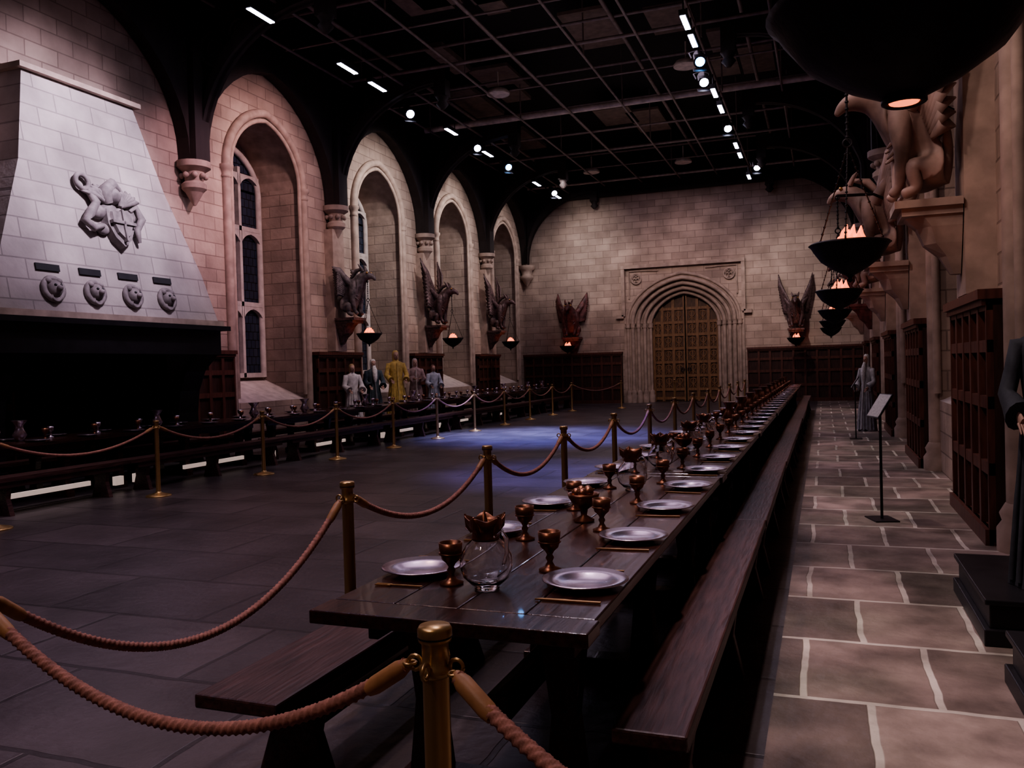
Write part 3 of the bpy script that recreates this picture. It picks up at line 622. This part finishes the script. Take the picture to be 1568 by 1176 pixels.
# ------------------------------------------------------------------ figures
def figure(name,robe,hair,h=1.72,trim=None,beard=False,hat=False,loc=(0,0,0),rot=0,armpose=0):
    M=MB(); s=h/1.72
    prof=[(0,.25,.28),(.05,.24,.27),(.45,.20,.23),(.85,.155,.19),(1.05,.12,.155),(1.22,.125,.18),(1.36,.12,.205),(1.42,.09,.17),(1.46,.055,.075),(1.50,.052,.055)]
    rings=[]; n=28
    for z,rx,ry in prof:
        fold=.06 if z<.8 else .02
        rings.append([(s*rx*(1+fold*math.cos(9*t))*math.cos(t),s*ry*(1+fold*math.cos(9*t))*math.sin(t),s*z) for t in [2*pi*i/n for i in range(n)]])
    M.loft(rings,0)
    hd=[(0,1.475,.03,.03),(.012,1.49,.055,.045),(.012,1.53,.078,.06),(.008,1.58,.088,.068),(.0,1.63,.09,.072),(-.005,1.68,.078,.064),(-.01,1.71,.045,.04),(-.01,1.72,.01,.01)]
    M.loft([[(s*(cx+rx*math.cos(t)),s*ry*math.sin(t),s*z) for t in [2*pi*i/16 for i in range(16)]] for cx,z,rx,ry in hd],1)
    M.tube([(s*.088,0,s*1.62),(s*.112,0,s*1.58),(s*.09,0,s*1.57)],[.008,.016,.012],8,1)
    M.ball((s*.085,0,s*1.54),.02,4,8,sc=(.5,1.2,.35))
    for t in(-1,1): M.ball((s*.083,t*.028*s,s*1.61),.010,3,8); M.ball((0,t*.072*s,s*1.59),.018,1,8,sc=(1,.4,1.4))
    M.loft([[(s*(-.02+rx*math.cos(t)),s*ry*math.sin(t),s*z) for t in [2*pi*i/16 for i in range(16)]] for z,rx,ry in ((1.46,.06,.08),(1.56,.075,.085),(1.64,.086,.084),(1.70,.08,.072),(1.735,.04,.04))],2)
    if beard: M.tube([(s*.07,0,s*1.54),(s*.12,0,s*1.42),(s*.15,0,s*1.2),(s*.14,0,s*1.05)],[.04,.07,.06,.01],10,2)
    if hat: M.lathe([(.15*s,1.69*s),(.15*s,1.70*s),(.085*s,1.71*s),(.06*s,1.82*s),(.01,1.98*s)],n=16,mi=0)
    for t in(-1,1):
        sh=Vector((0,t*.185,1.37)); el=Vector((.04,t*.27,1.10)); wr=Vector((.22,t*(.20),.98)) if not armpose else Vector((.30,t*.12,1.12))
        M.tube([tuple(s*(sh+Vector((0,-t*.05,0)))),tuple(s*sh),tuple(s*(sh*.5+el*.5)),tuple(s*el),tuple(s*(el*.5+wr*.5)),tuple(s*wr)],[.05,.072,.062,.065,.075,.095],12,0)
        d=(wr-el).normalized(); side=Vector((0,-t,0)); up=d.cross(side)
        pr=[wr-d*.03,wr+d*.03,wr+d*.08]
        M.tube([tuple(s*p) for p in pr],[.026,.036,.038],10,1,flat=.5)
        for i in range(4):
            o=side*((i-1.5)*.018); b=wr+d*.075+o; L=(.06,.072,.068,.052)[i]
            M.tube([tuple(s*b),tuple(s*(b+d*L*.5+Vector((0,0,-.005)))),tuple(s*(b+d*L+Vector((0,0,-.025))))],[.010,.009,.006],6,1)
        b=wr+d*.03+side*.03; M.tube([tuple(s*b),tuple(s*(b+side*.02+d*.03)),tuple(s*(b+side*.025+d*.06))],[.012,.010,.007],6,1)
        M.ball((s*.18,t*.1*s,s*.025),.06*s,3,10,sc=(2,.8,.4))
    if trim: M.tube([(s*.13,0,s*1.4),(s*.135,0,s*1.1),(s*.2,0,s*.7),(s*.265,0,s*.05)],[.03,.035,.04,.05],8,5,flat=.6)
    for i in range(8):
        t=-1.2+i*.35; M.tube([(s*.125*math.cos(t),s*.16*math.sin(t),s*1.0),(s*.21*math.cos(t),s*.23*math.sin(t),s*.5),(s*.255*math.cos(t),s*.28*math.sin(t),s*.03)],[.01,.022,.028],6,0)
    sk_=mat('mannequin_skin',(.35,.22,.17),.6,bump=.02); ha=mat('hair',hair,.7,nscale=30,bump=.4); rb=mat('robe',robe,.8,nscale=12,var=.3,bump=.2)
    tr=mat('robe_trim',trim,.7,nscale=12,var=.2,bump=.1) if trim else rb
    return M.build(name,[rb,sk_,ha,blackm,beastr,tr],loc,rot)
DZ=.25
M=MB(); M.box(-11.45,-10.8,17.6,24.2,0,DZ-.04,0); M.box(-11.45,-10.76,17.58,24.22,DZ-.04,DZ,0); M.build('costume_plinth',[blackm])
figure('robed_costume_mannequin',(.45,.42,.41),(.3,.2,.1),1.5,None,loc=(-11.1,18.25,DZ+.002),rot=-.6)
figure('robed_costume_mannequin',(.035,.05,.06),(.6,.58,.55),1.62,(.12,.12,.13),beard=True,loc=(-11.1,19.3,DZ+.002),rot=-.7)
figure('robed_costume_mannequin',(.46,.33,.10),(.46,.33,.12),1.86,(.5,.38,.14),loc=(-11.1,20.55,DZ+.002),rot=-.8)
figure('robed_costume_mannequin',(.30,.21,.20),(.35,.3,.3),1.64,(.5,.45,.42),hat=False,loc=(-11.1,21.7,DZ+.002),rot=-.9,armpose=1)
figure('robed_costume_mannequin',(.36,.38,.44),(.2,.1,.08),1.45,None,loc=(-11.1,22.9,DZ+.002),rot=-.7)
fg=figure('robed_costume_mannequin',(.34,.34,.36),(.5,.5,.5),1.62,(.5,.5,.52),beard=True,loc=(.84,19.3,.002),rot=-pi*.7); fg.scale=(.8,.75,1)
# near plinths with costume figure
for (y0,y1) in ((5.0,6.15),(3.25,4.48)):
    M=MB(); M.box(.77,1.2,y0,y1,0,.09,0); M.box(.80,1.2,y0+.03,y1-.03,.09,.22,0); M.box(.775,1.2,y0+.005,y1-.005,.22,.25,0)
    M.build('display_plinth',[blackm],bevel=.006)
fg=figure('robed_costume_mannequin',(.03,.032,.038),(.06,.045,.04),1.68,(.25,.26,.28),loc=(1.16,5.42,.252),rot=-pi*.55); fg.scale=(.9,.72,1)
# info stands
def info(loc,rot):
    M=MB(); M.box(-.15,.15,-.11,.11,0,.012,0); M.cyl((0,0,.012),(0,0,1.05),.013,n=12)
    m4=Matrix.Translation((0,0,1.09))@Matrix.Rotation(math.radians(58),4,'X')
    M.box(-.15,.15,-.13,.13,-.008,.008,0,m4); M.box(-.14,.14,-.12,.12,.008,.010,1,m4)
    M.build('information_stand',[blackm,mat('sign_face',(.30,.29,.29),.4,nscale=60,var=.3,bump=0)],loc,rot)
info((.49,8.7,0),-pi/2+.3); info((.55,17.4,0),-pi/2)
# ------------------------------------------------------------------ lights
def spot(loc,tgt,e,col=(1,1,1),ang=50,blend=.6,size=.15):
    l=bpy.data.lights.new('stage_spot','SPOT'); l.energy=e; l.color=col; l.spot_size=math.radians(ang); l.spot_blend=blend; l.shadow_soft_size=size
    o=bpy.data.objects.new('stage_spot',l); S.collection.objects.link(o); o.location=loc
    o.rotation_euler=(Vector(tgt)-Vector(loc)).to_track_quat('-Z','Y').to_euler(); return o
warm=(1,.80,.68); pink=(1,.62,.64); lav=(.92,.78,1); wht=(1,.90,.90)
# far wall
spot((-8.7,28.6,8.1),(-9.1,33.4,6.1),750,wht,58,1,.5)
spot((-5.2,24.5,8.2),(-5.2,33.4,3.8),900,(1,.76,.68),56,1)
spot((-2.4,27.5,8.1),(-.8,33.4,4.4),850,(1,.86,.84),54,1)
# left wall bays
for y,e,cc in ((15.9,700,pink),(21.1,950,wht),(26.2,900,wht),(31.0,420,wht)):
    spot((-8.0,y-.6,8.0),(XL,y,5.8),e,cc,74,1)
for y,e in ((18.6,420),(23.7,420),(28.8,420)):
    spot((-7.2,y-1.5,8.1),(-11.3,y,2.6),e,(1,.74,.70),52,1)
# fireplace
spot((-6.2,9.9,8.0),(-11.0,10.2,5.0),2300,lav,56,1,.3)
spot((-7.0,12.6,8.1),(-11.8,13.6,4.4),950,(1,.60,.74),52,1)
# left table
for y in (7.5,13,19,25): spot((-8.0,y-1,8.1),(-9.7,y,.8),520,(1,.85,.88),36,1)
# hall floor
spot((-5.5,16.5,8.2),(-5.8,17.8,0),10000,(.20,.25,1),46,1,.4)
spot((-4.2,11.5,8.2),(-3.6,11.6,0),3800,(.24,.24,1),32,1,.3)
spot((-6,20,8.2),(-6.9,18.6,0),6500,(.50,.55,1),34,1,.3)
spot((-5,5,8.2),(-6.5,3.5,0),450,(.55,.5,1),80,1)
spot((-5,7,8.2),(-4.5,6.5,0),450,(1,.62,.50),80,1)
# table
for y in (3.2,8.5,14,20,26): spot((-2.4,y+3.0,8.2),(-1.1,y,.8),420,(.97,.76,.90),42,1)
spot((-3.0,-1.5,8.0),(-1.1,2.2,.6),360,(1,.72,.60),40,1)  # added warm fill for near posts and table end, no fixture modelled
# right aisle & wall
for y,e in ((4.4,1050),(10,560),(15,520),(21,480),(27,420)):
    spot((-1.8,y-.8,8.2),(.8,y,.2),e,(1,.80,.78),38,1)
for y in (8.2,13.4,18.5,23.6): spot((-2.4,y-3.5,8.1),(1.3,y,3.6),380,(1,.74,.66),38,1)
spot((-2.6,2.5,8.1),(1.4,7.2,4.0),420,(1,.76,.68),48,1)
w=bpy.data.worlds.new('World'); S.world=w; w.use_nodes=True; w.node_tree.nodes['Background'].inputs[0].default_value=(.3,.25,.4,1); w.node_tree.nodes['Background'].inputs[1].default_value=.03
for (x,y) in ((-5,1),(-5,10),(-5,20),(-5,29)):
    l=bpy.data.lights.new('ambient_fill','AREA'); l.energy=90; l.size=5; l.color=(.92,.74,.98)  # added ambient fill for the closed room, no such fixture
    o=bpy.data.objects.new('ambient_fill',l); S.collection.objects.link(o); o.location=(x,y,8.5)
for (x,y) in ((-5,10),(-5,18),(-5,26)):
    l=bpy.data.lights.new('ceiling_fill','AREA'); l.energy=14; l.size=6; l.color=(1,.8,.75)  # added upward fill so the ceiling pipes show, no such fixture
    o=bpy.data.objects.new('ceiling_fill',l); S.collection.objects.link(o); o.location=(x,y,7.4); o.rotation_euler=(pi,0,0)
# ------------------------------------------------------------------ camera
th=math.radians(20.5); p=math.radians(1.1); a=math.radians(1.6)
fw=Vector((-math.sin(th)*math.cos(p),math.cos(th)*math.cos(p),-math.sin(p))); r0=Vector((math.cos(th),math.sin(th),0)); u0=r0.cross(fw)
r=r0*math.cos(a)-u0*math.sin(a); u=u0*math.cos(a)+r0*math.sin(a)
cam=bpy.data.cameras.new('camera'); cam.sensor_width=36; cam.lens=1280/1568*36; cam.clip_start=.02; cam.clip_end=200
co=bpy.data.objects.new('camera',cam); S.collection.objects.link(co)
m4=Matrix.Identity(4)
for j in range(3): m4[j][0]=r[j]; m4[j][1]=u[j]; m4[j][2]=-fw[j]
m4.translation=Vector((0,0,1.55)); co.matrix_world=m4
S.camera=co
S.view_settings.view_transform='AgX'; S.view_settings.look='AgX - Medium High Contrast'
S.view_settings.exposure=0.4
